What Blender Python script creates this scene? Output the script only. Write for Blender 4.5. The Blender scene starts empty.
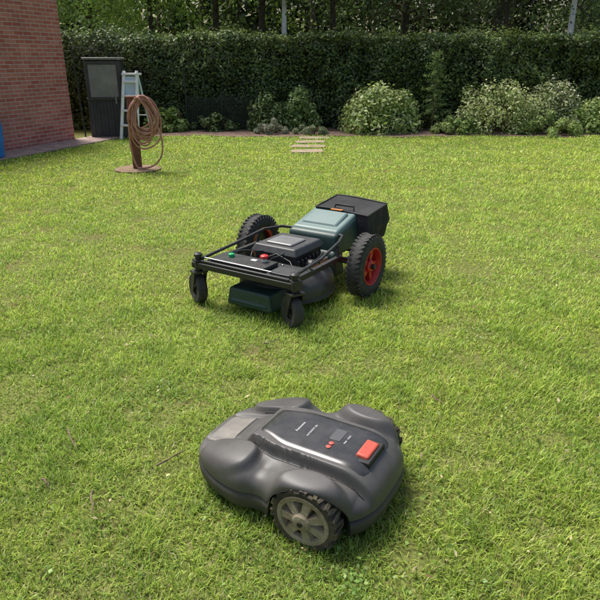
import bpy, math, random
import numpy as np
from mathutils import Vector, Matrix, Euler, noise
random.seed(7); rng=np.random.default_rng(7)
R=math.radians
scene=bpy.context.scene
col=scene.collection

# ------------------------------------------------------------------ materials
def mat(name,color,rough=0.6,metal=0.0,noise_amt=0.0,nscale=8,color2=None,bump=0.0,bscale=60,spec=0.5,coat=0.0,detail=6):
    m=bpy.data.materials.new(name); m.use_nodes=True
    nt=m.node_tree; b=nt.nodes['Principled BSDF']
    b.inputs['Base Color'].default_value=(*color,1); b.inputs['Roughness'].default_value=rough
    b.inputs['Metallic'].default_value=metal; b.inputs['Specular IOR Level'].default_value=spec
    b.inputs['Coat Weight'].default_value=coat
    tc=nt.nodes.new('ShaderNodeTexCoord')
    if color2 is not None:
        n=nt.nodes.new('ShaderNodeTexNoise'); n.inputs['Scale'].default_value=nscale; n.inputs['Detail'].default_value=detail
        n.inputs['Roughness'].default_value=0.65
        nt.links.new(tc.outputs['Object'],n.inputs['Vector'])
        r=nt.nodes.new('ShaderNodeValToRGB'); r.color_ramp.elements[0].position=0.38; r.color_ramp.elements[1].position=0.66
        r.color_ramp.elements[0].color=(*color,1); r.color_ramp.elements[1].color=(*color2,1)
        nt.links.new(n.outputs['Fac'],r.inputs['Fac']); nt.links.new(r.outputs['Color'],b.inputs['Base Color'])
        rr=nt.nodes.new('ShaderNodeMapRange'); rr.inputs['To Min'].default_value=max(0,rough-0.08); rr.inputs['To Max'].default_value=min(1,rough+0.12)
        nt.links.new(n.outputs['Fac'],rr.inputs['Value']); nt.links.new(rr.outputs['Result'],b.inputs['Roughness'])
    if bump>0:
        n2=nt.nodes.new('ShaderNodeTexNoise'); n2.inputs['Scale'].default_value=bscale; n2.inputs['Detail'].default_value=4
        nt.links.new(tc.outputs['Object'],n2.inputs['Vector'])
        bp=nt.nodes.new('ShaderNodeBump'); bp.inputs['Strength'].default_value=bump; bp.inputs['Distance'].default_value=0.01
        nt.links.new(n2.outputs['Fac'],bp.inputs['Height']); nt.links.new(bp.outputs['Normal'],b.inputs['Normal'])
    return m

def leafmat(name,trans=0.35,rough=0.5,patch=None,gloss=0.04):
    m=bpy.data.materials.new(name); m.use_nodes=True
    nt=m.node_tree; nt.nodes.clear(); N=nt.nodes.new; L=nt.links.new
    out=N('ShaderNodeOutputMaterial'); at=N('ShaderNodeAttribute'); at.attribute_name='Col'
    colr=at.outputs['Color']
    if patch:
        g=N('ShaderNodeNewGeometry')
        for (sc,lo,hi,c,f) in patch:
            n=N('ShaderNodeTexNoise'); n.inputs['Scale'].default_value=sc; n.inputs['Detail'].default_value=3
            L(g.outputs['Position'],n.inputs['Vector'])
            mr=N('ShaderNodeMapRange'); mr.inputs['From Min'].default_value=lo; mr.inputs['From Max'].default_value=hi
            mr.inputs['To Max'].default_value=f
            L(n.outputs['Fac'],mr.inputs['Value'])
            mx=N('ShaderNodeMix'); mx.data_type='RGBA'; mx.blend_type='MULTIPLY'
            L(mr.outputs['Result'],mx.inputs['Factor']); L(colr,mx.inputs['A']); mx.inputs['B'].default_value=(*c,1)
            colr=mx.outputs['Result']
    d=N('ShaderNodeBsdfDiffuse'); gl=N('ShaderNodeBsdfGlossy'); gl.inputs['Roughness'].default_value=rough
    m1=N('ShaderNodeMixShader'); m1.inputs['Fac'].default_value=gloss
    t=N('ShaderNodeBsdfTranslucent'); mx=N('ShaderNodeMixShader'); mx.inputs['Fac'].default_value=trans
    L(colr,d.inputs['Color']); L(colr,t.inputs['Color']); L(d.outputs[0],mx.inputs[1]); L(t.outputs[0],mx.inputs[2])
    L(mx.outputs[0],m1.inputs[1]); L(gl.outputs[0],m1.inputs[2]); L(m1.outputs[0],out.inputs['Surface'])
    return m

# ------------------------------------------------------------------ mesh builder
def basis(d):
    d=Vector(d).normalized(); return d.to_track_quat('Z','Y').to_matrix().to_4x4()
class MB:
    def __init__(s): s.v=[]; s.f=[]; s.m=[]
    def add(s,vs,fs,mi=0,M=None):
        o=len(s.v)
        for v in vs: s.v.append(tuple(M@Vector(v)) if M is not None else tuple(v))
        for f in fs: s.f.append([i+o for i in f]); s.m.append(mi)
        return s
    def box(s,lo,hi,mi=0,M=None,taper=1.0):
        x0,y0,z0=lo;x1,y1,z1=hi; cx,cy=(x0+x1)/2,(y0+y1)/2
        t=lambda x,c:c+(x-c)*taper
        vs=[(x0,y0,z0),(x1,y0,z0),(x1,y1,z0),(x0,y1,z0),(t(x0,cx),t(y0,cy),z1),(t(x1,cx),t(y0,cy),z1),(t(x1,cx),t(y1,cy),z1),(t(x0,cx),t(y1,cy),z1)]
        return s.add(vs,[(0,3,2,1),(4,5,6,7),(0,1,5,4),(1,2,6,5),(2,3,7,6),(3,0,4,7)],mi,M)
    def lathe(s,prof,mi=0,M=None,seg=32,sx=1,sy=1,cap=True):
        vs=[];fs=[]
        for (r,z) in prof:
            for i in range(seg):
                a=2*math.pi*i/seg; vs.append((r*math.cos(a)*sx,r*math.sin(a)*sy,z))
        n=len(prof)
        for k in range(n-1):
            for i in range(seg):
                j=(i+1)%seg; fs.append((k*seg+i,k*seg+j,(k+1)*seg+j,(k+1)*seg+i))
        if cap:
            fs.append(tuple(reversed(range(seg)))); fs.append(tuple((n-1)*seg+i for i in range(seg)))
        return s.add(vs,fs,mi,M)
    def cyl(s,p0,p1,r0,r1=None,mi=0,seg=12,M=None):
        r1=r0 if r1 is None else r1
        p0=Vector(p0);p1=Vector(p1); d=p1-p0
        B=Matrix.Translation(p0)@basis(d)
        if M is not None: B=M@B
        return s.lathe([(r0,0),(r1,d.length)],mi,B,seg)
    def tube(s,pts,r,mi=0,seg=8,closed=False,M=None):
        pts=[Vector(p) for p in pts]; n=len(pts); vs=[];fs=[]
        rr=r if hasattr(r,'__len__') else [r]*n
        up=Vector((0.13,0.21,0.97))
        for i,p in enumerate(pts):
            a=pts[(i-1)%n] if (closed or i>0) else p; b=pts[(i+1)%n] if (closed or i<n-1) else p
            t=(b-a).normalized(); u=t.cross(up)
            if u.length<0.05: u=t.cross(Vector((1,0,0)))
            u.normalize(); w=t.cross(u)
            for k in range(seg):
                an=2*math.pi*k/seg; vs.append(p+rr[i]*(math.cos(an)*u+math.sin(an)*w))
        for i in range(n if closed else n-1):
            j=(i+1)%n
            for k in range(seg):
                l=(k+1)%seg; fs.append((i*seg+k,i*seg+l,j*seg+l,j*seg+k))
        if not closed:
            fs.append(tuple(range(seg))); fs.append(tuple((n-1)*seg+k for k in reversed(range(seg))))
        return s.add(vs,fs,mi,M)
    def build(s,name,mats,parent=None,bevel=0,segs=2,ang=35,loc=None,rot=None,subsurf=0):
        me=bpy.data.meshes.new(name); me.from_pydata([tuple(v) for v in s.v],[],s.f); 
        for m in mats: me.materials.append(m)
        me.polygons.foreach_set('material_index',s.m)
        me.polygons.foreach_set('use_smooth',[True]*len(s.f)); me.update()
        me.set_sharp_from_angle(angle=R(ang))
        ob=bpy.data.objects.new(name,me); col.objects.link(ob)
        if parent: ob.parent=parent
        if loc: ob.location=loc
        if rot: ob.rotation_euler=rot
        if bevel>0:
            b=ob.modifiers.new('bevel','BEVEL'); b.width=bevel; b.segments=segs; b.limit_method='ANGLE'; b.angle_limit=R(40)
        if subsurf:
            b=ob.modifiers.new('ss','SUBSURF'); b.levels=subsurf; b.render_levels=subsurf
        return ob
def empty(name,loc=(0,0,0),rz=0):
    e=bpy.data.objects.new(name,None); e.location=loc; e.rotation_euler=(0,0,rz); e.empty_display_size=0.2; col.objects.link(e); return e

def np_mesh(name,V,F,C,material,parent=None):
    me=bpy.data.meshes.new(name); n=len(V); m=len(F); k=F.shape[1]
    me.vertices.add(n); me.vertices.foreach_set('co',V.astype(np.float32).ravel())
    me.loops.add(m*k); me.loops.foreach_set('vertex_index',F.astype(np.int32).ravel())
    me.polygons.add(m); me.polygons.foreach_set('loop_start',np.arange(0,m*k,k,dtype=np.int32))
    me.update(calc_edges=True)
    a=me.color_attributes.new('Col','FLOAT_COLOR','POINT')
    a.data.foreach_set('color',np.concatenate([C,np.ones((n,1))],1).astype(np.float32).ravel())
    me.materials.append(material)
    ob=bpy.data.objects.new(name,me); col.objects.link(ob)
    if parent: ob.parent=parent
    return ob

def leaves_geo(P,size,colors,N=None,aspect=0.55,up=0.3):
    n=len(P); d=rng.normal(size=(n,3))
    if N is not None: d=d*0.6+N*0.9
    d[:,2]+=up; d/=np.linalg.norm(d,axis=1,keepdims=True)
    a=rng.normal(size=(n,3)); a-=d*(a*d).sum(1,keepdims=True); a/=np.linalg.norm(a,axis=1,keepdims=True)
    b=np.cross(d,a); s=(size*rng.uniform(0.6,1.4,n))[:,None]
    V=np.stack([P-a*s,P-b*s*aspect+d*s*0.15,P+a*s,P+b*s*aspect+d*s*0.15],1).reshape(-1,3)
    F=np.arange(4*n).reshape(n,4); C=np.repeat(colors,4,0)
    return V,F,C
def pick(n,base,var=0.35,alts=()):
    c=np.tile(np.array(base),(n,1))*rng.uniform(1-var,1+var,(n,1))
    for (ac,p) in alts:
        k=rng.random(n)<p; c[k]=np.array(ac)*rng.uniform(0.75,1.25,(k.sum(),1))
    return c

# ------------------------------------------------------------------ world, sun, camera
sunh=Vector((-0.6,0.6,0)).normalized(); el=R(60)
w=bpy.data.worlds.new('World'); scene.world=w; w.use_nodes=True
nt=w.node_tree; bg=nt.nodes['Background']; sky=nt.nodes.new('ShaderNodeTexSky'); sky.sky_type='NISHITA'; sky.sun_disc=False
sky.sun_elevation=el; sky.sun_rotation=math.atan2(sunh.x,sunh.y); sky.air_density=1.3; sky.dust_density=4.5; sky.ozone_density=1.0
nt.links.new(sky.outputs[0],bg.inputs[0]); bg.inputs[1].default_value=0.15
sd=bpy.data.lights.new('sun','SUN'); sd.energy=5.0; sd.angle=R(25); sd.color=(1,0.97,0.91)
so=bpy.data.objects.new('sun',sd); col.objects.link(so)
sv=Vector((sunh.x*math.cos(el),sunh.y*math.cos(el),math.sin(el))); so.rotation_euler=sv.to_track_quat('Z','Y').to_euler(); so.location=sv*20
cd=bpy.data.cameras.new('camera'); cd.lens=36; cd.sensor_width=36; cd.clip_end=2000; cd.clip_start=0.05
cam=bpy.data.objects.new('camera',cd); col.objects.link(cam); cam.location=(0,0,1.5); cam.rotation_euler=(R(90-21.8),0,0); scene.camera=cam
scene.view_settings.view_transform='Standard'; scene.view_settings.look='None'; scene.view_settings.exposure=0

# ------------------------------------------------------------------ ground
gm=bpy.data.materials.new('lawn_ground'); gm.use_nodes=True
nt=gm.node_tree; b=nt.nodes['Principled BSDF']; b.inputs['Roughness'].default_value=0.95; b.inputs['Specular IOR Level'].default_value=0.1
g=nt.nodes.new('ShaderNodeNewGeometry')
n1=nt.nodes.new('ShaderNodeTexNoise'); n1.inputs['Scale'].default_value=60; n1.inputs['Detail'].default_value=8; n1.inputs['Roughness'].default_value=0.7
nt.links.new(g.outputs['Position'],n1.inputs['Vector'])
r=nt.nodes.new('ShaderNodeValToRGB'); r.color_ramp.elements[0].position=0.35; r.color_ramp.elements[1].position=0.7
r.color_ramp.elements[0].color=(0.07,0.085,0.02,1); r.color_ramp.elements[1].color=(0.22,0.23,0.07,1)
nt.links.new(n1.outputs['Fac'],r.inputs['Fac'])
n2=nt.nodes.new('ShaderNodeTexNoise'); n2.inputs['Scale'].default_value=2.3; n2.inputs['Detail'].default_value=6
nt.links.new(g.outputs['Position'],n2.inputs['Vector'])
mr=nt.nodes.new('ShaderNodeMapRange'); mr.inputs['From Min'].default_value=0.56; mr.inputs['From Max'].default_value=0.7; mr.inputs['To Max'].default_value=0.8
nt.links.new(n2.outputs['Fac'],mr.inputs['Value'])
mx=nt.nodes.new('ShaderNodeMix'); mx.data_type='RGBA'; mx.inputs['B'].default_value=(0.15,0.11,0.055,1)
nt.links.new(mr.outputs['Result'],mx.inputs['Factor']); nt.links.new(r.outputs['Color'],mx.inputs['A']); nt.links.new(mx.outputs['Result'],b.inputs['Base Color'])
MB().add([(-400,-400,0),(400,-400,0),(400,400,0),(-400,400,0)],[(0,1,2,3)]).build('ground',[gm])

wc=Vector((-4.54,12.45)); wd=Vector((0.345,0.9386))
def onlawn(x,y):
    nn=(x-wc.x)*0.9386-(y-wc.y)*0.345
    k=((nn>0.74)|((y>12.6)&(x>-4.2)))&~((x+2.38)**2+(y-8.9)**2<0.36**2)
    return k&(y<13.05+0.12*np.sin(x*2.1)+0.08*np.sin(x*5.3))
def nz(x,y,s,o=0.0):
    return np.array([noise.noise(Vector((a*s+o,c*s,o))) for a,c in zip(x,y)])
# small thin spots (soil showing) near the robot and elsewhere
spots=[(0.45,1.78,0.10),(0.62,2.0,0.07),(-0.3,2.6,0.08),(0.9,2.9,0.12),(-1.1,3.2,0.12),(0.35,1.5,0.07),(-0.75,2.35,0.06),(1.3,4.4,0.18),(-1.9,5.2,0.2),(0.15,2.75,0.07)]
def grass(n,y0,y1,wid,hl,extra=1.0,thin=False,f0=0.0,f1=0.0):
    y=rng.uniform(y0,y1,n); x=rng.uniform(-1,1,n)*(0.56*y+extra)
    k=onlawn(x,y)
    pr=np.ones(n)
    if f0>0: pr*=np.clip((y-y0)/f0,0,1)
    if f1>0: pr*=np.clip((y1-y)/f1,0,1)
    k&=rng.random(n)<pr
    x=x[k];y=y[k]
    q=nz(x,y,2.6)+0.7*nz(x,y,9,5.0)+0.35*nz(x,y,22,9.0)
    if thin:
        pk=np.clip(1.05-0.9*np.clip(q-0.15,0,1),0.45,1)
        for (sx_,sy_,sr) in spots:
            d=np.hypot((x-sx_)*0.8,y-sy_)/sr; pk*=np.clip(0.25+0.75*(d-0.4+0.5*q),0.2,1)
        k=rng.random(len(x))<pk
        x=x[k];y=y[k];q=q[k]
    hmul=np.clip(1.0-0.7*q,0.55,1.5)
    n=len(x)
    az=rng.uniform(0,2*np.pi,n); lean=np.abs(rng.normal(0.55,0.4,n)); L=hl*rng.uniform(0.5,1.35,n)*hmul
    tall=rng.random(n)<0.015; L[tall]*=1.7
    dx=np.cos(az);dy=np.sin(az); px=-dy;py=dx; wv=wid*rng.uniform(0.6,1.4,n)*(1+0.10*(y-y0))
    z0=np.zeros(n)
    mxx=x+dx*np.sin(lean)*L*0.5; myy=y+dy*np.sin(lean)*L*0.5; mzz=np.cos(lean)*L*0.55
    l2=lean+0.5
    tx=mxx+dx*np.sin(l2)*L*0.5; ty=myy+dy*np.sin(l2)*L*0.5; tz=mzz+np.cos(l2)*L*0.5
    mzz=np.maximum(mzz,0.004); tz=np.maximum(tz,0.004)
    V=np.stack([np.stack([x-px*wv,y-py*wv,z0],1),np.stack([x+px*wv,y+py*wv,z0],1),
                np.stack([mxx+px*wv*0.8,myy+py*wv*0.8,mzz],1),np.stack([mxx-px*wv*0.8,myy-py*wv*0.8,mzz],1),
                np.stack([tx+px*wv*0.15,ty+py*wv*0.15,tz],1),np.stack([tx-px*wv*0.15,ty-py*wv*0.15,tz],1)],1).reshape(-1,3)
    i=np.arange(n)*6
    F=np.stack([np.stack([i,i+1,i+2,i+3],1),np.stack([i+3,i+2,i+4,i+5],1)],1).reshape(-1,4)
    c=pick(n,(0.46,0.60,0.095),0.3,[((0.58,0.68,0.14),0.27),((0.27,0.43,0.07),0.2),((0.66,0.56,0.28),0.07)])
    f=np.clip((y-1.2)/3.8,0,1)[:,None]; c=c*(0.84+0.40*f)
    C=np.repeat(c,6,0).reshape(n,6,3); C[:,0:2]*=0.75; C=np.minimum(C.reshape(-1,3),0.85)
    return V,F,C
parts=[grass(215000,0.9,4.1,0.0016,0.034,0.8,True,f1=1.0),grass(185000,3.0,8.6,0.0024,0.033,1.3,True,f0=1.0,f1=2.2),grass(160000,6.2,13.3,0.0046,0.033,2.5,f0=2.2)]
n=130; cy=1.0+rng.random(n)**0.8*7; cx=rng.uniform(-1,1,n)*(0.56*cy+0.5); PP=[]
for i in range(n):
    kk=int(rng.uniform(20,60)); rad=rng.uniform(0.04,0.13)
    PP.append(np.stack([cx[i]+rng.normal(0,rad,kk),cy[i]+rng.normal(0,rad,kk),rng.uniform(0.010,0.03,kk)],1))
P=np.concatenate(PP); P=P[onlawn(P[:,0],P[:,1])]
parts.append(leaves_geo(P,0.0075,pick(len(P),(0.24,0.38,0.08),0.3,[((0.34,0.46,0.12),0.3)]),N=np.tile([0,0,0.8],(len(P),1)),aspect=0.8))
off=0;Vs=[];Fs=[];Cs=[]
for V,F,C in parts: Vs.append(V);Fs.append(F+off);Cs.append(C);off+=len(V)
gmat=leafmat('grass_blades',0.38,0.45,patch=[(1.1,0.42,0.62,(0.80,0.88,0.78),0.9),(4.5,0.48,0.66,(0.66,0.74,0.66),0.8),(13,0.5,0.66,(0.7,0.74,0.7),0.7),(0.35,0.45,0.6,(1.08,1.02,0.85),0.7)],gloss=0.03)
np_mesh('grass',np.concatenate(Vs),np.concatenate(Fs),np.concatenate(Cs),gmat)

# fallen leaves
n=420
y=1.1+rng.random(n)**1.3*8; x=rng.uniform(-1,1,n)*(0.56*y+0.6)
P=np.stack([x,y,rng.uniform(0.028,0.042,n)],1)
c=pick(n,(0.45,0.36,0.2),0.35,[((0.2,0.11,0.05),0.35),((0.55,0.47,0.28),0.3)])
V,F,C=leaves_geo(P,rng.uniform(0.007,0.015,n),c,N=np.tile([0,0,0.9],(n,1)),aspect=0.42)
np_mesh('fallen_leaves',V,F,C,leafmat('dry_leaf',0.2,0.7))
twm=mat('twig_bark',(0.12,0.08,0.05),0.85,color2=(0.22,0.16,0.1),nscale=40)
for (a,bb) in [((-0.99,2.18),(-0.90,2.02)),((-0.76,1.78),(-0.72,1.66)),((-0.56,1.93),(-0.46,2.02)),((-0.97,1.85),(-0.93,1.8)),((0.62,2.45),(0.66,2.38)),((-0.2,3.0),(-0.12,3.05))]:
    a=Vector((*a,0.036));bb=Vector((*bb,0.040)); d=bb-a; pts=[a+d*t+Vector((random.uniform(-.006,.006),random.uniform(-.006,.006),random.uniform(-.003,.004))) for t in (0,.2,.4,.6,.8,1)]
    q=pts[3]+Vector((0.02,0.018,0.004))
    MB().tube(pts,[0.0045,0.004,0.0035,0.003,0.0025,0.0015],0,6).tube([pts[3],q],[0.002,0.001],0,5).build('twig',[twm])

# ------------------------------------------------------------------ planting bed
soil=mat('soil',(0.09,0.055,0.04),0.95,color2=(0.26,0.17,0.12),nscale=9,bump=0.8,bscale=30)
vs=[];xs=np.linspace(-4.3,16,90)
for xx in xs: vs.append((xx,13.0+0.12*math.sin(xx*2.1)+0.08*math.sin(xx*5.3),0.012))
for xx in xs: vs.append((xx,15.2,0.05))
k=len(xs)
MB().add(vs,[(i,i+1,k+i+1,k+i) for i in range(k-1)]).build('planting_bed',[soil])

# ------------------------------------------------------------------ hedge
hm=leafmat('hedge_leaf',0.3,0.45,patch=[(0.9,0.4,0.6,(0.55,0.62,0.55),1.0),(0.3,0.42,0.55,(1.2,1.15,0.9),1.0)],gloss=0.04)
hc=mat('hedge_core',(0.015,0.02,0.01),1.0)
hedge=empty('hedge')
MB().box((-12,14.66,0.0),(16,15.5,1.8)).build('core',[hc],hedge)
n=95000
x=rng.uniform(-12,16,n); z=rng.uniform(0.02,2.0,n)
lump=0.14*nz(x,z,1.3)+0.09*nz(x,z,3.8,3.0)
bul=0.09*np.sin(x*0.9+z)+2.2*lump
y=14.45+bul-0.05+rng.exponential(0.1,n)-0.12
P1=np.stack([x,y,z*(1+0.02*np.sin(x*2.3)+0.015*np.sin(x*7))],1)
n2=45000; x=rng.uniform(-12,16,n2)
P2=np.stack([x,rng.uniform(14.3,15.6,n2),1.90+0.07*nz(x,x*0,0.8)+0.03*np.sin(x*7)+np.abs(rng.normal(0,0.07+0.04*np.sin(x*1.1)**2,n2))],1)
P=np.concatenate([P1,P2]); NN=np.concatenate([np.tile([0,-1,0.6],(n,1)),np.tile([0,0,1],(n2,1))])
c=pick(len(P),(0.14,0.20,0.06),0.5,[((0.28,0.35,0.11),0.2),((0.06,0.09,0.035),0.3)])
V,F,C=leaves_geo(P,0.036,c,N=NN); np_mesh('leaves',V,F,C,hm,hedge)

# ------------------------------------------------------------------ shrubs
def shrub(name,cx,cy,w_,h_,n,size,base,alts=(),lobes=22,dep=None,aspect=0.6,m=None,var=0.35):
    dep=dep or w_*0.6; e=empty(name,(cx,cy,0)); allP=[];allN=[]
    per=n//lobes
    for i in range(lobes):
        a=i*2.39996+rng.uniform(-.3,.3); el_=math.asin(min(1,(i+0.5)/lobes)); cr=math.cos(el_)
        lr=rng.uniform(0.10,0.18)*min(w_,h_*1.4)
        k=rng.uniform(0.66,1.02)
        lx=math.cos(a)*cr*(w_/2-lr)*k; ly=math.sin(a)*cr*(dep/2-lr*0.8)*k; lz=max(lr*0.5,math.sin(el_)*(h_-lr)*k*rng.uniform(0.88,1.08))
        d=rng.normal(size=(per,3)); d/=np.linalg.norm(d,axis=1,keepdims=True)
        q=d*lr*rng.uniform(0.55,1.35,(per,1)); q+=np.array([lx,ly,lz]); q[:,2]=np.maximum(q[:,2],0.03)
        allP.append(q);allN.append(d)
    P=np.concatenate(allP); V,F,C=leaves_geo(P,size,pick(len(P),base,var,alts),N=np.concatenate(allN),aspect=aspect,up=0.6)
    np_mesh('leaves',V,F,C,m or shm,e)
    mb=MB()
    for i in range(9):
        a=rng.uniform(0,6.28); q=rng.uniform(0.2,0.35)
        mb.tube([(0.05*math.cos(a),0.05*math.sin(a),0),(w_*q*0.6*math.cos(a),dep*q*0.6*math.sin(a),h_*0.4),(w_*q*math.cos(a),dep*q*math.sin(a),h_*0.7)],[0.014,0.01,0.004],0,6)
    mb.build('stems',[twm],e)
    return e
shm=leafmat('shrub_leaf',0.35,0.45)
shrub('hydrangea_bush',1.72,13.8,2.1,1.22,10000,0.042,(0.40,0.50,0.15),[((0.72,0.74,0.38),0.33),((0.17,0.27,0.07),0.2)],lobes=34,dep=1.4)
shrub('hydrangea_bush',4.4,13.85,2.5,1.15,10000,0.03,(0.46,0.54,0.2),[((0.72,0.72,0.4),0.35),((0.22,0.3,0.09),0.18)],lobes=40,dep=1.4)
shrub('hydrangea_bush',5.5,13.95,1.7,1.3,6500,0.03,(0.42,0.48,0.2),[((0.78,0.76,0.55),0.38),((0.2,0.28,0.09),0.2)],lobes=26,dep=1.1)
shrub('garden_shrub',3.35,13.5,1.3,0.45,3500,0.03,(0.42,0.52,0.17),[((0.2,0.3,0.08),0.3)],lobes=18)
shrub('garden_shrub',6.6,13.75,1.8,0.85,6500,0.04,(0.32,0.43,0.12),[((0.55,0.6,0.26),0.25)],lobes=28)
shrub('garden_shrub',8.6,13.9,2.2,1.2,5000,0.045,(0.18,0.26,0.08),[((0.3,0.36,0.15),0.2)],lobes=26)
shrub('garden_shrub',0.05,14.0,0.9,1.05,3300,0.036,(0.2,0.3,0.1),[((0.33,0.42,0.15),0.3)],lobes=18)
shrub('garden_shrub',-0.75,14.0,1.1,0.85,2800,0.036,(0.16,0.23,0.075),[((0.3,0.38,0.15),0.2)],lobes=16)
shrub('garden_shrub',-2.95,13.9,1.1,0.6,2300,0.05,(0.22,0.32,0.08),[((0.36,0.44,0.12),0.25)],lobes=13)
shrub('garden_shrub',-1.9,14.05,1.3,0.45,1500,0.04,(0.13,0.19,0.06),[((0.28,0.34,0.12),0.2)],lobes=13)
shrub('lavender_plant',-0.65,13.4,0.9,0.34,2600,0.022,(0.3,0.34,0.2),[((0.42,0.4,0.36),0.25)],lobes=14,aspect=0.3)
shrub('lavender_plant',0.25,13.35,0.9,0.28,2200,0.024,(0.26,0.32,0.16),[((0.4,0.42,0.28),0.2)],lobes=12,aspect=0.3)
shrub('fern_plant',5.4,13.3,1.8,0.5,4000,0.033,(0.4,0.5,0.15),[((0.18,0.27,0.07),0.3)],lobes=20,aspect=0.3)
e=empty('conifer_sapling',(2.95,13.95,0)); mb=MB().tube([(0,0,0),(0.02,0,0.9),(0,0,1.75)],[0.02,0.014,0.004],0,7)
Ps=[]
for i in range(40):
    h=0.25+1.45*i/40; a=i*2.4; l=(1.85-h)*0.3*rng.uniform(0.6,1.2)+0.05
    p0=Vector((0,0,h)); p1=Vector((math.cos(a)*l,math.sin(a)*l,h+0.05*rng.uniform(-1,1))); mb.tube([p0,p1],[0.006,0.002],0,5)
    t=rng.random((38,1)); Ps.append(np.array(p0)+(np.array(p1)-np.array(p0))*t+rng.normal(0,0.022,(38,3)))
mb.build('trunk',[twm],e); P=np.concatenate(Ps); V,F,C=leaves_geo(P,0.035,pick(len(P),(0.26,0.37,0.12),0.3),aspect=0.25); np_mesh('needles',V,F,C,shm,e)

# ------------------------------------------------------------------ trees behind
bark=mat('bark_dark',(0.055,0.042,0.032),0.95,color2=(0.14,0.11,0.08),nscale=12,bump=1,bscale=25)
birch=mat('bark_birch',(0.85,0.83,0.78),0.8,color2=(0.6,0.58,0.54),nscale=3,bump=0.4,bscale=30)
tlm=leafmat('tree_leaf',0.4,0.45)
def tree(name,x,y,h,r,low,n,bm,base,lean=0.0,size=0.055,crown=2.4):
    e=empty(name,(x,y,0)); mb=MB(); tp=[(lean*h*t+0.08*math.sin(t*5+x),0.05*math.cos(t*4+x),h*t) for t in np.linspace(0,1,9)]
    mb.tube(tp,[r*(1.25 if i==0 else 1-0.85*i/8) for i in range(9)],0,12)
    Ps=[];nb=24
    for i in range(nb):
        t=low/h+(1-low/h)*((i+0.5)/nb)**1.8; h0=h*t; a=i*2.4+x; sp=crown*(1-0.6*max(0,(t-0.4)))*rng.uniform(0.6,1.05)
        b0=Vector((lean*h0,0,h0)); b1=b0+Vector((math.cos(a)*sp*0.5,math.sin(a)*sp*0.5,0.35)); b2=b0+Vector((math.cos(a)*sp,math.sin(a)*sp,rng.uniform(-0.7,0.5)))
        mb.tube([b0,b1,b2],[r*0.3*(1.2-t),r*0.18,0.01],0,6)
        for c0 in (b1,(b1+b2)/2,b2,b2+Vector(rng.normal(0,0.4,3))):
            kk=n//(nb*4); Ps.append(np.array(c0)+rng.normal(0,1,(kk,3))*np.array([0.36,0.36,0.2]))
    mb.build('trunk',[bm],e); P=np.concatenate(Ps)
    V,F,C=leaves_geo(P,size,pick(len(P),base,0.4,[((base[0]*1.7,base[1]*1.6,base[2]*1.4),0.25)])); np_mesh('leaves',V,F,C,tlm,e)
k_=1.9
def tc_(a,b,c): return (a*k_,b*k_,c*k_)  # leaf greens below carry painted shade: lighter trees left, darker right
tree('deciduous_tree',-9.0,19,9,0.16,2.9,12000,bark,tc_(0.07,0.11,0.03))
tree('deciduous_tree',-6.6,20.5,9,0.12,2.7,12000,bark,tc_(0.12,0.18,0.04))
tree('deciduous_tree',-4.3,19,8,0.10,3.0,12000,bark,tc_(0.13,0.2,0.045),0.02)
tree('deciduous_tree',-2.3,18.5,9,0.11,3.2,12000,bark,tc_(0.12,0.18,0.04))
tree('deciduous_tree',-1.1,18.2,9,0.12,3.3,12000,bark,tc_(0.09,0.14,0.03),0.01)
tree('birch_tree',-0.45,17.0,8,0.085,4.2,7000,birch,tc_(0.1,0.15,0.045),-0.01,crown=1.5)
tree('deciduous_tree',0.85,18.5,10,0.10,3.2,12000,bark,tc_(0.055,0.085,0.025))
tree('deciduous_tree',3.2,20,9,0.16,2.5,12000,bark,tc_(0.04,0.065,0.02),0.02)
tree('deciduous_tree',5.6,18.5,10,0.26,3.0,12000,bark,tc_(0.04,0.06,0.02))
tree('birch_tree',6.9,17.0,8,0.10,4.2,7000,birch,tc_(0.07,0.1,0.035),0.01,crown=1.5)
tree('deciduous_tree',9.8,20,9,0.16,2.4,12000,bark,tc_(0.05,0.08,0.025))
tree('deciduous_tree',13,20,9,0.18,2.2,12000,bark,tc_(0.06,0.1,0.03))
e=empty('woodland_background'); n=170000
x=rng.uniform(-34,34,n); z=rng.uniform(0,1,n)**1.0*9; y=26.5+2.0*np.sin(x*0.9)+1.5*np.sin(x*2.3+z)+rng.exponential(1.5,n)
P=np.stack([x,y,z],1)
c=pick(len(P),(0.08,0.12,0.036),0.5,[((0.2,0.27,0.08),0.18),((0.03,0.045,0.015),0.3)]); lf=np.clip((3-P[:,0:1])/10,0,1); c*=0.7+1.1*lf  # sunlit left and shaded right are put into the leaf colour
V,F,C=leaves_geo(P,0.15,c,N=np.tile([0,-0.5,0.3],(len(P),1))); np_mesh('leaves',V,F,C,tlm,e)
mb=MB()
for i in range(34):
    xx=-30+i*1.8+rng.uniform(-.6,.6); mb.tube([(xx,22.8+rng.uniform(0,2),0),(xx+rng.uniform(-.3,.3),24.0,8)],[rng.uniform(0.06,0.16),0.05],0,8)
mb.build('trunks',[bark],e)
shrub('understory_shrub',-5.2,17.5,4.0,2.75,10000,0.055,(0.28,0.39,0.11),[((0.13,0.2,0.05),0.3)],lobes=44,m=tlm)  # understory greens include sun at left and shade at right
shrub('understory_shrub',-1.9,19.5,3.0,2.6,7000,0.055,(0.24,0.34,0.1),[((0.12,0.18,0.05),0.3)],lobes=34,m=tlm)
shrub('understory_shrub',3.6,19.0,3.6,2.4,7000,0.055,(0.10,0.15,0.05),lobes=34,m=tlm)
shrub('understory_shrub',9.6,17.5,4,2.9,8000,0.055,(0.13,0.2,0.06),lobes=34,m=tlm)

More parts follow.
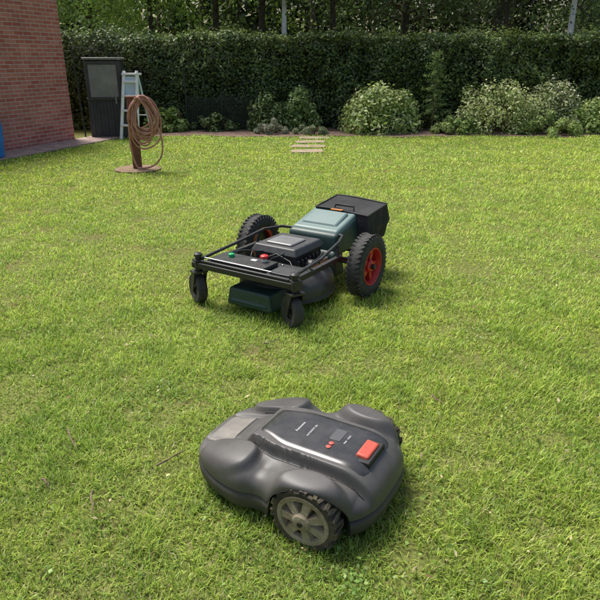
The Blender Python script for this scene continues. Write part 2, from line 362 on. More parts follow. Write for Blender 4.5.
# ------------------------------------------------------------------ brick house
bm=bpy.data.materials.new('brick'); bm.use_nodes=True; nt=bm.node_tree; b=nt.nodes['Principled BSDF']; b.inputs['Roughness'].default_value=0.9
tc=nt.nodes.new('ShaderNodeTexCoord'); sx=nt.nodes.new('ShaderNodeSeparateXYZ'); nt.links.new(tc.outputs['Object'],sx.inputs[0])
ad=nt.nodes.new('ShaderNodeMath'); nt.links.new(sx.outputs[0],ad.inputs[0]); nt.links.new(sx.outputs[1],ad.inputs[1])
cb=nt.nodes.new('ShaderNodeCombineXYZ'); nt.links.new(ad.outputs[0],cb.inputs[0]); nt.links.new(sx.outputs[2],cb.inputs[1])
br=nt.nodes.new('ShaderNodeTexBrick'); nt.links.new(cb.outputs[0],br.inputs['Vector'])
br.inputs['Scale'].default_value=1; br.inputs['Brick Width'].default_value=0.215; br.inputs['Row Height'].default_value=0.068; br.inputs['Mortar Size'].default_value=0.007
br.inputs['Color1'].default_value=(0.40,0.105,0.08,1); br.inputs['Color2'].default_value=(0.52,0.2,0.16,1); br.inputs['Mortar'].default_value=(0.48,0.39,0.36,1)
ns=nt.nodes.new('ShaderNodeTexNoise'); ns.inputs['Scale'].default_value=2.5; ns.inputs['Detail'].default_value=8; nt.links.new(tc.outputs['Object'],ns.inputs['Vector'])
gn=nt.nodes.new('ShaderNodeMix'); gn.data_type='RGBA'; gn.blend_type='MULTIPLY'; gn.inputs['Factor'].default_value=1
nr=nt.nodes.new('ShaderNodeMapRange'); nr.inputs['To Min'].default_value=0.6; nr.inputs['To Max'].default_value=1.4; nt.links.new(ns.outputs['Fac'],nr.inputs['Value'])
nt.links.new(br.outputs['Color'],gn.inputs['A']); nt.links.new(nr.outputs['Result'],gn.inputs['B']); nt.links.new(gn.outputs['Result'],b.inputs['Base Color'])
bp=nt.nodes.new('ShaderNodeBump'); bp.inputs['Strength'].default_value=0.6; bp.inputs['Distance'].default_value=0.008; bp.invert=True
nt.links.new(br.outputs['Fac'],bp.inputs['Height']); nt.links.new(bp.outputs['Normal'],b.inputs['Normal'])
ang=math.atan2(0.9386,0.345)-math.pi/2
house=empty('brick_house',(wc.x,wc.y,0),ang)
MB().box((-7,-11,-0.1),(0,0,2.8)).build('walls',[bm],house)
white=mat('white_paint',(0.75,0.75,0.73),0.5)
roofm=mat('roof_felt',(0.06,0.06,0.062),0.9)
MB().box((-7.1,-11.1,2.803),(0.08,0.08,3.0)).build('fascia',[white],house,bevel=0.01)
MB().box((-7.05,-11.05,3.004),(0.04,0.04,3.05)).build('roof',[roofm],house)
glass=mat('window_glass',(0.03,0.04,0.045),0.05)
mb=MB()
for (y0,y1) in ((-5.6,-4.0),(-9,-7.4)):
    mb.box((0.003,y0,0.95),(0.05,y0+0.07,2.2)).box((0.003,y1-0.07,0.95),(0.05,y1,2.2)).box((0.003,y0+.07,0.95),(0.05,y1-.07,1.02)).box((0.003,y0+.07,2.13),(0.05,y1-.07,2.2)).box((0.003,(y0+y1)/2-.03,1.02),(0.045,(y0+y1)/2+.03,2.13))
    mb.box((0.003,y0+.07,1.02),(0.02,y1-.07,2.13),1).box((0.002,y0-.06,0.9),(0.1,y1+.06,0.947),0)
mb.build('windows',[white,glass],house)
pm=mat('paver',(0.3,0.2,0.17),0.9,color2=(0.42,0.33,0.29),nscale=6,bump=0.4,bscale=60)
pj=mat('paver_joint',(0.14,0.12,0.09),0.95)
pat=empty('patio_path',(wc.x,wc.y,0),ang)
MB().box((0.0,-11,-0.05),(0.74,0.9,0.012)).build('bed',[pj],pat)
mb=MB()
for i in range(39):
    for j in range(2):
        x0=0.02+j*0.36; y0=-10.9+i*0.302
        mb.box((x0,y0,0.0),(x0+0.35,y0+0.292,0.03+random.uniform(-.002,.002)),0)
mb.build('pavers',[pm],pat,bevel=0.004)

blue=mat('blue_plastic',(0.02,0.2,0.65),0.35,color2=(0.03,0.24,0.7),nscale=4)
e=empty('rain_barrel',(-5.08,9.9,0.03))
mb=MB().lathe([(0.25,0),(0.27,0.02),(0.285,0.2),(0.3,0.28),(0.29,0.31),(0.305,0.45),(0.29,0.6),(0.3,0.63),(0.285,0.7),(0.27,0.88),(0.25,0.93),(0.22,0.94)],seg=40)
mb.build('drum',[blue],e); MB().lathe([(0.24,0.945),(0.27,0.95),(0.27,0.975),(0.1,0.985)],seg=40).build('lid',[mat('black_plastic_lid',(0.02,0.02,0.02),0.5)],e)

# ------------------------------------------------------------------ storage cabinet
blk=mat('black_plastic',(0.035,0.037,0.038),0.6,color2=(0.06,0.06,0.06),nscale=5,bump=0.15,bscale=150)
gry=mat('grey_panel',(0.18,0.18,0.165),0.6,color2=(0.28,0.28,0.26),nscale=3)
e=empty('garden_cabinet',(-3.97,13.05,0),R(8))
mb=MB().box((-0.36,-0.3,0.02),(0.36,0.3,1.5),0,taper=0.96)
mb.build('body',[blk],e,bevel=0.02)
mb=MB()
mb.box((-0.335,-0.325,0.8),(-0.275,-0.285,1.48),0).box((0.275,-0.325,0.8),(0.335,-0.285,1.48),0).box((-0.275,-0.325,1.42),(0.275,-0.285,1.48),0).box((-0.36,-0.335,0.75),(0.36,-0.29,0.798),0)
mb.box((-0.275,-0.31,0.8),(0.275,-0.28,1.42),1)
for k in range(5): mb.box((-0.3+k*0.13,-0.325,0.08),(-0.26+k*0.13,-0.295,0.71),0)
mb.box((0.2,-0.345,0.68),(0.23,-0.325,0.86),1)
mb.build('door',[blk,gry],e,bevel=0.005)
MB().box((-0.375,-0.335,1.505),(0.375,0.32,1.55),0).build('lid',[gry],e,bevel=0.015)

net=mat('dark_mesh',(0.035,0.045,0.035),0.9)
e=empty('mesh_fence',(0,0,0)); mb=MB()
for xx in (-2.55,-1.75,-0.95): mb.cyl((xx,14.1,0),(xx,14.1,0.85),0.014)
for i in range(40): xx=-2.54+i*0.04; mb.box((xx-0.006,14.11,0.02),(xx+0.006,14.116,0.74+0.05*math.sin(i*0.35)),0)
for i in range(18): zz=0.03+i*0.04; mb.box((-2.55,14.117,zz),(-0.95,14.122,zz+0.012),0)
for zz in (0.5,0.9,1.3): mb.tube([(-4.6,14.1,zz),(-3.4,14.1,zz-0.02),(-2.55,14.1,zz)],0.004,0,5)
for xx in (-4.5,-3.5,-2.55): mb.cyl((xx,14.1,0),(xx,14.1,1.35),0.016)
mb.build('net',[net],e)
e=empty('garden_pole'); MB().tube([(-4.42,12.75,0),(-4.46,12.78,0.9),(-4.5,12.8,1.75)],[0.016,0.016,0.014],0,8).tube([(-4.5,12.8,1.75),(-4.2,12.9,1.72),(-3.9,12.95,1.62)],[0.01,0.01,0.01],0,6).build('pole',[net],e)

pb=mat('pale_blue_paint',(0.6,0.74,0.84),0.45); wp=mat('white_metal',(0.85,0.86,0.87),0.4)
e=empty('step_ladder',(-3.36,12.7,0),R(-15)); mb=MB()
for sx_ in (-1,1):
    mb.cyl((sx_*0.19,-0.28,0),(sx_*0.14,0.0,1.3),0.032,mi=1); mb.cyl((sx_*0.19,0.32,0),(sx_*0.14,0.03,1.22),0.022,mi=0)
for i,zz in enumerate((0.28,0.56,0.84,1.1)):
    t=zz/1.28; yy=-0.28*(1-t); ww=0.19-0.05*t; mb.box((-ww,yy-0.05,zz-0.018),(ww,yy+0.06,zz+0.018),1)
mb.box((-0.17,-0.06,1.22),(0.17,0.14,1.26),1); mb.cyl((-0.19,0.2,0.45),(0.19,0.2,0.45),0.01,mi=1)
mb.box((-0.16,-0.03,0.86),(0.16,-0.0,1.2),0)
mb.build('frame',[pb,wp],e,bevel=0.003)

# ------------------------------------------------------------------ hose post
wood=mat('post_wood',(0.12,0.05,0.03),0.8,color2=(0.22,0.1,0.065),nscale=7,bump=0.4,bscale=40)
hosem=mat('hose_rubber',(0.38,0.17,0.13),0.45,color2=(0.48,0.26,0.21),nscale=10)
e=empty('garden_hose_stand',(-2.38,8.9,0),R(8))
MB().lathe([(0.33,0.0),(0.33,0.02),(0.31,0.028)],seg=28).build('paved_pad',[mat('brick_pad',(0.16,0.1,0.06),0.9,color2=(0.25,0.18,0.11),nscale=14)],e)
MB().box((-0.06,-0.055,0.02),(0.06,0.055,1.0)).box((-0.07,-0.07,1.0),(0.07,0.07,1.03)).cyl((0.0,-0.05,0.9),(0.03,-0.22,0.93),0.018).cyl((0.05,0,0.93),(0.2,-0.05,0.95),0.016).build('post',[wood],e,bevel=0.008)
mb=MB()
for i in range(16):
    ph=i*0.7; cx=0.15+random.uniform(-.05,.05); w2=random.uniform(0.11,0.21); hh=random.uniform(0.19,0.34); top=1.0+random.uniform(-.05,.04)
    yy=-0.1-0.022*(i%6)-random.uniform(0,.02); pts=[]; tl=random.uniform(-.16,.14)
    for k in range(40):
        a=2*math.pi*k/40; sx1=w2*math.sin(a)*(1-0.25*math.cos(a)); sz=hh*math.cos(a)
        pts.append((cx+sx1+tl*(hh-sz)*0.5,yy+0.02*math.sin(a*2+ph),top-hh+sz+0.014*math.sin(3*a+ph)))
    mb.tube(pts,0.0125,0,8,closed=True)
pts=[(0.10+0.36*math.sin(a)**1*0.9*(0.5+0.5*(1-math.cos(a))/1.4),-0.16-0.05*math.sin(a),0.54+0.49*math.cos(a)) for a in np.linspace(0,math.pi,24)]
pts+=[(0.05-0.10*math.sin(a),-0.18,0.5-0.45*math.cos(a)+0.0) for a in np.linspace(0.1,math.pi,20)]
mb.tube(pts,0.0125,0,8)
mb.build('hose',[hosem],e)

st=mat('sandstone',(0.27,0.2,0.14),0.9,color2=(0.37,0.3,0.21),nscale=5,bump=0.5,bscale=40)
mb=MB()
for (px,py,ww,rz) in ((0.12,10.75,0.60,5),(0.15,11.4,0.66,-4),(0.2,12.05,0.60,7),(0.3,12.7,0.66,-4)):
    M=Matrix.Translation((px,py,0))@Matrix.Rotation(R(rz),4,'Z'); pr=[]
    for q in range(14):
        a=2*math.pi*q/14+0.1; c,s_=math.cos(a),math.sin(a); pr.append((math.copysign(abs(c)**0.45,c)*ww/2*random.uniform(.93,1.03),math.copysign(abs(s_)**0.45,s_)*0.19*random.uniform(.9,1.05)))
    vv=[(a_,b_,0) for a_,b_ in pr]+[(a_,b_,0.024) for a_,b_ in pr]
    mb.add(vv,[tuple(range(14,28))]+[(q,(q+1)%14,14+(q+1)%14,14+q) for q in range(14)],0,M)
mb.build('stepping_stone_path',[st],bevel=0.008)

# ------------------------------------------------------------------ wheeled push mower
K=empty('lawn_mower',(-0.345,3.49,0),math.atan2(-0.54,0.84))
fr=mat('black_steel',(0.018,0.018,0.019),0.45,color2=(0.034,0.034,0.033),nscale=30)
rub=mat('tyre_rubber',(0.028,0.028,0.028),0.8,color2=(0.06,0.057,0.052),nscale=20,bump=0.3,bscale=90)
red=mat('red_rim',(0.55,0.02,0.025),0.4,color2=(0.42,0.03,0.025),nscale=25)
teal=mat('teal_plastic',(0.10,0.165,0.155),0.45,color2=(0.13,0.195,0.185),nscale=5)
dteal=mat('dark_green_plastic',(0.016,0.045,0.04),0.45,color2=(0.03,0.06,0.052),nscale=12)
dgrey=mat('engine_cover',(0.038,0.039,0.041),0.45,color2=(0.06,0.06,0.06),nscale=20)
silver=mat('bare_metal',(0.5,0.5,0.5),0.35,metal=0.9)
fab=mat('bag_fabric',(0.018,0.018,0.019),0.9,color2=(0.036,0.036,0.037),nscale=14,bump=0.5,bscale=70)
orange=mat('orange_label',(0.6,0.2,0.03),0.5)
def big_wheel(name,x,y,r,side):
    M=Matrix.Rotation(R(90)*side,4,'Y'); e=K; mb=MB(); wdt=0.058
    pr=[(r*0.60,-wdt*0.75),(r*0.68,-wdt*0.95),(r*0.82,-wdt),(r*0.93,-wdt*0.85),(r*0.985,-wdt*0.5),(r*0.99,0),(r*0.985,wdt*0.5),(r*0.93,wdt*0.85),(r*0.82,wdt),(r*0.68,wdt*0.95),(r*0.60,wdt*0.75)]
    mb.lathe(pr,0,M,56,cap=False)
    for i in range(40):
        a=2*math.pi*i/40
        for s_ in (-1,1):
            A=M@Matrix.Rotation(a+(0.06 if s_>0 else 0),4,'Z')@Matrix.Translation((r*0.966,0,s_*wdt*0.5))@Matrix.Rotation(R(25*s_),4,'X')@Matrix.Rotation(R(14*s_),4,'Y')
            mb.box((-0.007,-0.008,-wdt*0.34),(0.009,0.008,wdt*0.34),0,A)
    mb.lathe([(r*0.70,wdt*0.955),(r*0.71,wdt*0.99),(r*0.73,wdt*0.98)],0,M,48,cap=False)
    mb.lathe([(r*0.62,wdt*0.78),(r*0.60,wdt*0.86),(r*0.57,wdt*0.84),(r*0.54,wdt*0.55),(r*0.5,wdt*0.2),(r*0.5,-wdt*0.7),(r*0.62,-wdt*0.78)],1,M,40,cap=False)
    mb.lathe([(r*0.5,-wdt*0.1),(r*0.5,-wdt*0.16),(0.001,-wdt*0.16)],2,M,30,cap=False)
    for i in range(5):
        A=M@Matrix.Rotation(2*math.pi*i/5+0.3,4,'Z'); mb.box((r*0.1,-0.018,-0.004),(r*0.53,0.018,0.022),1,A,taper=0.9)
    mb.lathe([(0.045,0.0),(0.045,0.03),(0.033,0.04)],1,M,20); mb.lathe([(0.018,0.03),(0.018,0.06),(0.012,0.066)],2,M,14)
    mb.build(name,[rub,red,fr],K,loc=(x,y,r))
big_wheel('rear_wheel_right',0.475,0.73,0.212,1); big_wheel('rear_wheel_left',-0.46,0.77,0.212,-1)
def caster(name,x,yaw):
    Mz=Matrix.Translation((x,0,0))@Matrix.Rotation(R(yaw),4,'Z'); r=0.102; Mx=Mz@Matrix.Translation((0,0.035,r))@Matrix.Rotation(R(90),4,'Y'); mb=MB()
    mb.lathe([(0.045,-0.024),(0.06,-0.03),(r*0.9,-0.032),(r,-0.02),(r,0.02),(r*0.9,0.032),(0.06,0.03),(0.045,0.024)],0,Mx,36,cap=False)
    mb.lathe([(0.06,-0.012),(0.06,0.012)],2,Mx,24); mb.lathe([(0.018,-0.04),(0.018,0.04)],1,Mx,14)
    for s_ in (-1,1):
        mb.add([(s_*0.038,0.02,r-0.02),(s_*0.038,0.055,r-0.02),(s_*0.038,0.03,0.22),(s_*0.038,-0.03,0.22),(s_*0.044,0.02,r-0.02),(s_*0.044,0.055,r-0.02),(s_*0.044,0.03,0.22),(s_*0.044,-0.03,0.22)],[(0,1,2,3),(4,7,6,5),(0,4,5,1),(1,5,6,2),(2,6,7,3),(3,7,4,0)],1,Mz)
    mb.box((-0.048,-0.036,0.22),(0.048,0.036,0.234),1,Mz); mb.cyl((0,0,0.234),(0,0,0.34),0.02,mi=1,M=Mz,seg=16); mb.lathe([(0.027,0.33),(0.027,0.345),(0.014,0.355)],1,Mz,16)
    mb.box((-0.03,-0.03,0.25),(0.03,0.03,0.31),1,Mz)
    mb.build(name,[rub,fr,dgrey],K)
caster('front_caster_right',0.375,60); caster('front_caster_left',-0.37,62)
mb=MB()
for s_ in (-1,1):
    mb.box((s_*0.33-0.016,-0.02,0.258),(s_*0.33+0.016,0.62,0.29))
    mb.tube([(s_*0.33,0.6,0.276),(s_*0.36,0.7,0.24),(s_*0.38,0.74,0.212)],0.016,0,8)
    mb.tube([(s_*0.345,0.0,0.315),(s_*0.34,0.35,0.335),(s_*0.31,0.64,0.372),(s_*0.25+0.03,0.74,0.385),(s_*0.17+0.045,0.79,0.375)],0.011,0,8)
    mb.cyl((s_*0.335,0.58,0.27),(s_*0.32,0.6,0.36),0.011)
mb.box((-0.40,-0.034,0.258),(0.40,-0.006,0.294)); mb.box((-0.345,0.245,0.266),(0.345,0.27,0.29))
mb.cyl((-0.47,0.73,0.212),(0.47,0.73,0.212),0.014)
mb.build('frame',[fr],K,bevel=0.003)
mb=MB().box((-0.345,-0.004,0.283),(0.345,0.243,0.293),0)
mb.box((-0.30,0.035,0.295),(0.12,0.2,0.32),0); mb.box((-0.345,-0.02,0.296),(0.345,0.0,0.312),0)
mb.cyl((-0.33,0.015,0.322),(0.2,0.015,0.322),0.004,mi=1)
mb.box((0.15,0.05,0.295),(0.3,0.17,0.305),2)
for bx in (-0.32,-0.1,0.14,0.32): mb.cyl((bx,0.22,0.29),(bx,0.22,0.302),0.008,mi=1,seg=6)
mb.build('control_tray',[fr,silver,dgrey],K,bevel=0.004)
mb=MB()
for (a,b_,c_) in (((-0.25,0.2,0.305),(-0.2,0.26,0.33),(-0.1,0.31,0.33)),((0.04,0.2,0.31),(0.1,0.24,0.345),(0.09,0.32,0.35)),((-0.1,0.2,0.305),(-0.12,0.25,0.34),(-0.05,0.3,0.34))): mb.tube([a,tuple((Vector(a)+Vector(b_))/2+Vector((0,0,.008))),b_,c_],0.0045,0,6)
mb.build('cables',[fr],K)
grn=mat('green_button',(0.02,0.4,0.13),0.35); yel=mat('white_label',(0.7,0.7,0.66),0.5)
MB().lathe([(0.02,0),(0.02,0.018),(0.015,0.022)],seg=20).build('start_button',[grn],K,loc=(-0.2,0.13,0.32))
MB().lathe([(0.016,0),(0.016,0.022)],1,seg=20).lathe([(0.023,0.022),(0.028,0.03),(0.025,0.04),(0.012,0.046)],0,seg=24).build('emergency_stop_button',[mat('red_button',(0.6,0.02,0.02),0.35),yel],K,loc=(0.04,0.16,0.32))
MB().box((-0.05,0.13,0.3205),(-0.01,0.16,0.3225)).build('label',[yel],K)
MB().lathe([(0.31,0.055),(0.325,0.06),(0.325,0.075),(0.317,0.08),(0.317,0.13),(0.305,0.165),(0.26,0.2),(0.18,0.225),(0.1,0.23)],0,Matrix.Translation((0.03,0.43,0)),48,sx=1.0,sy=1.05).build('cutting_deck',[dgrey],K)
MB().box((-0.15,-0.0,0.05),(0.2,0.2,0.165),0,taper=0.9).box((-0.12,-0.004,0.07),(0.17,0.05,0.1),0).build('front_deck_housing',[dteal],K,bevel=0.022,segs=4)
mb=MB().box((-0.15,0.3,0.22),(0.18,0.64,0.33),0,taper=0.95); mb.box((-0.165,0.285,0.332),(0.195,0.65,0.378),1,taper=0.86)
mb.box((-0.09,0.35,0.379),(0.12,0.54,0.392),2,taper=0.9)
mb.build('engine',[fr,dgrey,mat('cover_light',(0.16,0.16,0.165),0.4,color2=(0.2,0.2,0.2))],K,bevel=0.014,segs=3)
mb=MB().cyl((0.19,0.42,0.25),(0.245,0.42,0.25),0.045,mi=1,seg=24)
mb.lathe([(0.03,0),(0.045,0.004),(0.045,0.012),(0.03,0.014)],0,Matrix.Translation((0.246,0.42,0.25))@Matrix.Rotation(R(90),4,'Y'),24)
for i in range(6): mb.box((0.185,0.30+i*0.045,0.225),(0.21,0.312+i*0.045,0.31),1)
mb.box((0.2,0.5,0.2),(0.25,0.6,0.27),0)
mb.tube([(0.2,0.2,0.25),(0.27,0.3,0.29),(0.27,0.45,0.31),(0.22,0.58,0.3)],0.005,1,6)
mb.tube([(-0.05,0.2,0.3),(0.05,0.28,0.34),(0.16,0.27,0.31),(0.24,0.2,0.28)],0.0045,1,6)
mb.build('engine_fittings',[silver,fr],K,bevel=0.002)
def wedge(x0,x1,y0,y1,zb,zt0,zt1,ins=0.02):
    return [(x0,y0,zb),(x1,y0,zb),(x1,y1,zb),(x0,y1,zb),(x0+ins,y0+ins,zt0),(x1-ins,y0+ins,zt0),(x1-ins,y1,zt1),(x0+ins,y1,zt1)]
FQ=[(0,3,2,1),(4,5,6,7),(0,1,5,4),(1,2,6,5),(2,3,7,6),(3,0,4,7)]
MB().add(wedge(-0.17,0.26,0.70,1.08,0.24,0.385,0.45),FQ).build('rear_hood',[dteal],K,bevel=0.025,segs=4)
MB().add(wedge(-0.155,0.245,0.74,1.06,0.36,0.405,0.48,0.02),FQ,0).add(wedge(-0.12,0.2,0.8,1.0,0.4,0.43,0.485,0.02),FQ,0).build('hood_cap',[teal],K,bevel=0.014,segs=3)
MB().add(wedge(-0.2,0.27,0.66,0.80,0.1,0.26,0.33,0.02),FQ).build('rear_deck_housing',[dteal],K,bevel=0.02,segs=3)
mb=MB(); nx,ny=10,10
def bagz(u,v): return 0.475+0.012*math.sin(3*u+1)+0.03*(v)-0.03*math.sin(math.pi*u)*math.sin(math.pi*v)
X=lambda u:-0.11+0.43*u
Y=lambda v:1.03+0.32*v
vs=[];fs=[]
for j in range(ny+1):
    for i in range(nx+1): vs.append((X(i/nx),Y(j/ny),bagz(i/nx,j/ny)))
for j in range(ny):
    for i in range(nx): fs.append((j*(nx+1)+i,j*(nx+1)+i+1,(j+1)*(nx+1)+i+1,(j+1)*(nx+1)+i))
ring=[(i,0) for i in range(nx)]+[(nx,j) for j in range(ny)]+[(i,ny) for i in range(nx,0,-1)]+[(0,j) for j in range(ny,0,-1)]
topidx=[j*(nx+1)+i for (i,j) in ring]; cur=topidx
for lv,zf in enumerate((0.66,0.33,0.0)):
    new=[]
    for q,(i,j) in enumerate(ring):
        u,v=i/nx,j/ny; sag=0.014*math.sin(q*1.7+lv)+(0.012 if lv<2 else -0.05)-0.02*lv
        cxn,cyn=(u-0.5)*2,(v-0.5)*2
        new.append(len(vs)); vs.append((X(u)+sag*cxn,Y(v)+sag*cyn,0.15+(bagz(u,v)-0.15)*zf))
    for q in range(len(ring)):
        p=(q+1)%len(ring); fs.append((cur[q],new[q],new[p],cur[p]))
    cur=new
fs.append(tuple(cur))
mb.add(vs,fs); mb.build('grass_bag',[fab],K,ang=60)
mb=MB(); edge=[(X(i/nx),Y(j/ny),bagz(i/nx,j/ny)+0.002) for (i,j) in ring]; mb.tube(edge,0.006,0,8,closed=True); mb.tube([(0.0,1.1,0.46),(0.01,1.12,0.50),(0.16,1.12,0.50),(0.17,1.1,0.46)],0.008,0,8)
mb.build('bag_frame',[fr],K)
MB().box((0.03,1.0,0.487),(0.12,1.035,0.49)).build('hood_label',[orange],K)

# ------------------------------------------------------------------ robotic mower
F_=Vector((-0.866,0.5)); RB=empty('robotic_lawn_mower',(-0.004,1.88,0),math.atan2(F_.y,F_.x)); RB.scale=(1.19,1.15,1.04)
A_,B_,NE=0.315,0.25,3.2
def gx(x): 
    t=min(max((x+0.05)/0.36,0),1); return (1-0.13*t*t)*(1-0.09*math.exp(-((x-0.01)/0.045)**2))
def sst(a,b,x):
    t=min(max((x-a)/(b-a),0),1); return t*t*(3-2*t)
def H(x,y):
    z=0.190-0.06*sst(0.05,0.33,x)-0.03*sst(-0.2,-0.33,x)
    ay=abs(y)
    hw=0.118-0.03*sst(0.0,0.15,x)
    z+=0.042*(1-sst(hw-0.003,hw+0.010,ay))*(1-sst(0.11,0.15,x))
    d=math.hypot((x+0.155)/0.135,(ay-0.225)/0.092); z+=0.043*(1-sst(0.6,1.0,d))
    d=(abs((x-0.16)/0.115)**3+abs((ay-0.17)/0.075)**3)**(1/3); z+=0.026*(1-sst(0.78,0.97,d))
    z-=0.018*math.exp(-((x-0.02)/0.03)**2)*sst(0.12,0.17,ay)
    z-=0.012*math.exp(-((ay-0.08)/0.012)**2)*sst(0.16,0.2,x)
    return z
def rho_(x,y): return ((abs(x)/A_)**NE+(abs(y)/(B_*gx(x)))**NE)**(1/NE)
def arch(x,y):
    d=abs(x+0.15)
    return 0.098+math.sqrt(0.116**2-d*d)*0.97 if abs(y)>0.13 and d<0.116 else 0.0
def zb_(x,y): return max(0.112+0.008*sst(0.1,0.3,x),arch(x,y))
def S(x,y):
    rr=min(rho_(x,y),1.0); zz=zb_(x,y); return zz+(H(x,y)-zz)*max(0,1-rr**9)**(1/2.6)
g_up=mat('shell_grey',(0.062,0.059,0.057),0.46,color2=(0.092,0.087,0.081),nscale=7,bump=0.10,bscale=500)
g_lo=mat('shell_dark',(0.034,0.032,0.031),0.55,color2=(0.07,0.063,0.052),nscale=7,bump=0.12,bscale=300)
g_li=mat('shell_light',(0.15,0.14,0.125),0.65,color2=(0.24,0.22,0.19),nscale=9,bump=0.08,bscale=300)
vs=[];fs=[];ms=[];seg=300
rhos=[0.0]+list(np.linspace(0.03,0.87,58))+[0.885,0.9,0.912,0.925,0.937,0.948,0.958,0.967,0.975,0.982,0.988,0.993,0.997,0.999,1.0]
for rr in rhos:
    for i in range(seg):
        a=2*math.pi*i/seg; c,s_=math.cos(a),math.sin(a)
        x=rr*A_*math.copysign(abs(c)**(2/NE),c); y=rr*B_*gx(x)*math.copysign(abs(s_)**(2/NE),s_)
        z=(S(x,y) if rr<0.93 else zb_(x,y)+(H(x,y)-zb_(x,y))*max(0,1-rr**9)**(1/2.6)) if rr<1 else zb_(x,y)
        # fade the wheel-arch cut inward so the fender top stays whole
        if rr<1 and arch(x,y)>0:
            base0=0.112; zz=base0+(zb_(x,y)-base0)*sst(0.9,1.0,rr); z=max(z,H(x,y)*1.0-(H(x,y)-zz)*(1-max(0,1-rr**9)**(1/2.6)))
        vs.append((x,y,z))
base_i=(len(rhos)-1)*seg
low=[(0.978,-0.003),(0.974,-0.013),(1.002,-0.020),(1.008,-0.035),(1.0,-0.058),(0.965,-0.074)]
for (sc,dz) in low:
    for i in range(seg):
        v=vs[base_i+i]; ar=arch(v[0],v[1]); z=0.116+dz+ (0.008*sst(0.1,0.3,v[0]))
        if ar>0: z=max(z,ar-0.002); 
        vs.append((v[0]*sc,v[1]*sc,z))
for k in range(len(rhos)+len(low)-1):
    for i in range(seg):
        j=(i+1)%seg; fs.append((k*seg+i,k*seg+j,(k+1)*seg+j,(k+1)*seg+i))
        v=vs[k*seg+i]; mi=0
        if k>=len(rhos)-1: mi=1
        elif v[0]>0.2 and abs(v[1])<0.078 and rho_(v[0],v[1])<0.93: mi=2
        ms.append(mi)
mb=MB(); mb.v=vs; mb.f=fs; mb.m=ms; mb.build('shell',[g_up,g_lo,g_li],RB,ang=50)
blk2=mat('seam_black',(0.012,0.012,0.012),0.6)
mb=MB()
for s_ in (-1,1):
    pts=[(x,s_*(0.131-0.03*sst(0.0,0.15,x)),0) for x in np.linspace(-0.28,0.19,50)]
    mb.tube([(p[0],p[1],S(p[0],p[1])) for p in pts],0.002,0,6)
    pts=[(0.16+0.112*math.copysign(abs(math.cos(a))**0.66,math.cos(a)),s_*(0.17-0.073*abs(math.sin(a))**0.66),0) for a in np.linspace(0.1,math.pi-0.1,40)]
    mb.tube([(p[0],p[1],S(p[0],p[1])-0.0004) for p in pts],0.0014,0,6)
pts=[(0.198,y,0) for y in np.linspace(-0.078,0.078,20)]; mb.tube([(p[0],p[1],S(p[0],p[1])) for p in pts],0.0018,0,6)
mb.build('seams',[blk2],RB)
hatch=mat('hatch_gloss',(0.024,0.024,0.025),0.25,color2=(0.05,0.048,0.047),nscale=14,coat=0.15)
vs=[];fs=[];nx,ny=40,20
for i in range(nx+1):
    for j in range(ny+1):
        u=i/nx; v=j/ny*2-1; x=-0.27+0.375*u; hw=0.102-0.03*sst(-0.02,0.1,x)
        cr=min(1,(1-abs(2*u-1))*9); hw*=math.sqrt(max(0.0,1-(1-cr)**2))*0.3+0.7
        y=v*hw; ed=max(abs(v),abs(2*u-1)); z=S(x,y)+0.006*(1-sst(0.93,1.0,ed))-0.001
        vs.append((x,y,z))
for i in range(nx):
    for j in range(ny): fs.append((i*(ny+1)+j,(i+1)*(ny+1)+j,(i+1)*(ny+1)+j+1,i*(ny+1)+j+1))
MB().add(vs,fs).build('hatch',[hatch],RB,ang=70)
zt=S(-0.1,0)+0.005
stopm=mat('stop_button_red',(0.55,0.08,0.05),0.5,color2=(0.42,0.07,0.045),nscale=20)
M=Matrix.Translation((-0.232,0.0,zt-0.006))@Matrix.Rotation(R(-6),4,'Y')
MB().box((-0.022,-0.048,-0.02),(0.022,0.048,0.010),0,M,taper=0.88).build('stop_button',[stopm],RB,bevel=0.006,segs=3)
M2=Matrix.Translation((-0.232,0.0,zt-0.009))
MB().box((-0.032,-0.062,-0.02),(0.032,0.062,0.003),0,M2,taper=0.95).build('stop_button_recess',[blk2],RB,bevel=0.004)
mb=MB().box((-0.145,-0.05,zt+0.0005),(-0.11,0.01,zt+0.0015),0)
mb.build('display',[mat('display_dark',(0.09,0.09,0.09),0.2)],RB,bevel=0.0005)
def text(s,x,y,size,m,name):
    cu=bpy.data.curves.new(name,'FONT'); cu.body=s; cu.size=size; cu.align_x='CENTER'; cu.materials.append(m); cu.extrude=0.0003
    o=bpy.data.objects.new(name,cu); col.objects.link(o); o.parent=RB; o.location=(x,y,zt+0.0018); o.rotation_euler=(0,0,R(-90)); return o
lab=mat('label_print',(0.6,0.6,0.6),0.5)
text('Autonome',-0.01,0.0,0.013,lab,'label_text'); text('AUTOMATIC 305',-0.05,0.0,0.009,lab,'label_text_small'); text('PARK   START',-0.165,-0.01,0.008,lab,'label_buttons')
mb=MB()
for yy in (0.03,0.05): mb.lathe([(0.008,0),(0.008,0.002),(0.006,0.003)],0,Matrix.Translation((-0.128,yy,zt+0.0005)),16)
mb.build('red_keys',[stopm],RB)
MB().box((-0.27,-0.165,0.035),(0.26,0.165,0.12)).build('chassis',[blk2],RB,bevel=0.02)
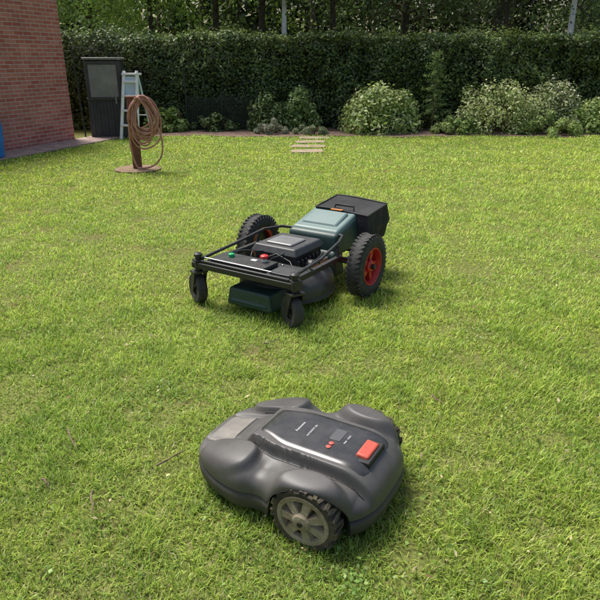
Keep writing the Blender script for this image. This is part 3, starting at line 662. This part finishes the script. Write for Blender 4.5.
mud=mat('wheel_disc',(0.22,0.175,0.11),0.85,color2=(0.38,0.32,0.22),nscale=18,bump=0.5,bscale=80)
rub2=mat('robot_tyre',(0.035,0.031,0.025),0.9,color2=(0.12,0.095,0.055),nscale=16,bump=0.5,bscale=90)
for nm,s_ in (('rear_wheel_right',-1),('rear_wheel_left',1)):
    M=Matrix.Rotation(R(-90)*s_,4,'X'); r=0.104; mb=MB()
    mb.lathe([(r*0.8,-0.02),(r*0.95,-0.02),(r*0.97,-0.012),(r*0.97,0.02),(r*0.95,0.028),(r*0.8,0.026),(r*0.78,0.01)],0,M,60,cap=False)
    for i in range(30):
        A=M@Matrix.Rotation(2*math.pi*i/30,4,'Z')@Matrix.Translation((r*0.985,0,0.004))@Matrix.Rotation(R(14 if i%2 else -14),4,'X'); mb.box((-0.008,-0.0055,-0.024),(0.005,0.0055,0.024),0,A)
    mb.lathe([(r*0.82,0.024),(r*0.8,0.029),(r*0.68,0.029),(r*0.66,0.02),(r*0.64,0.012)],1,M,48,cap=False)
    mb.lathe([(r*0.66,0.006),(0.001,0.006)],2,M,36,cap=False)
    for i in range(7):
        A=M@Matrix.Rotation(2*math.pi*i/7,4,'Z')
        mb.add([(0.02,-0.012,0.006),(r*0.7,-0.022,0.006),(r*0.7,0.022,0.006),(0.02,0.012,0.006),(0.02,-0.009,0.034),(r*0.7,-0.014,0.026),(r*0.7,0.014,0.026),(0.02,0.009,0.034)],FQ,1,A)
    mb.lathe([(0.03,0.006),(0.03,0.034),(0.025,0.04),(0.012,0.042)],1,M,24); mb.lathe([(0.008,0.042),(0.008,0.046)],2,M,10)
    o=mb.build(nm,[rub2,mud,blk2],RB,loc=(-0.15,s_*0.222,0.104),ang=30); o.scale=(0.97,1,1.03)
for s_ in (-1,1):
    M=Matrix.Rotation(R(90),4,'X'); mb=MB().lathe([(0.02,-0.015),(0.035,-0.012),(0.035,0.012),(0.02,0.015)],0,M,24); mb.build('front_caster',[rub2],RB,loc=(0.19,s_*0.12,0.035))
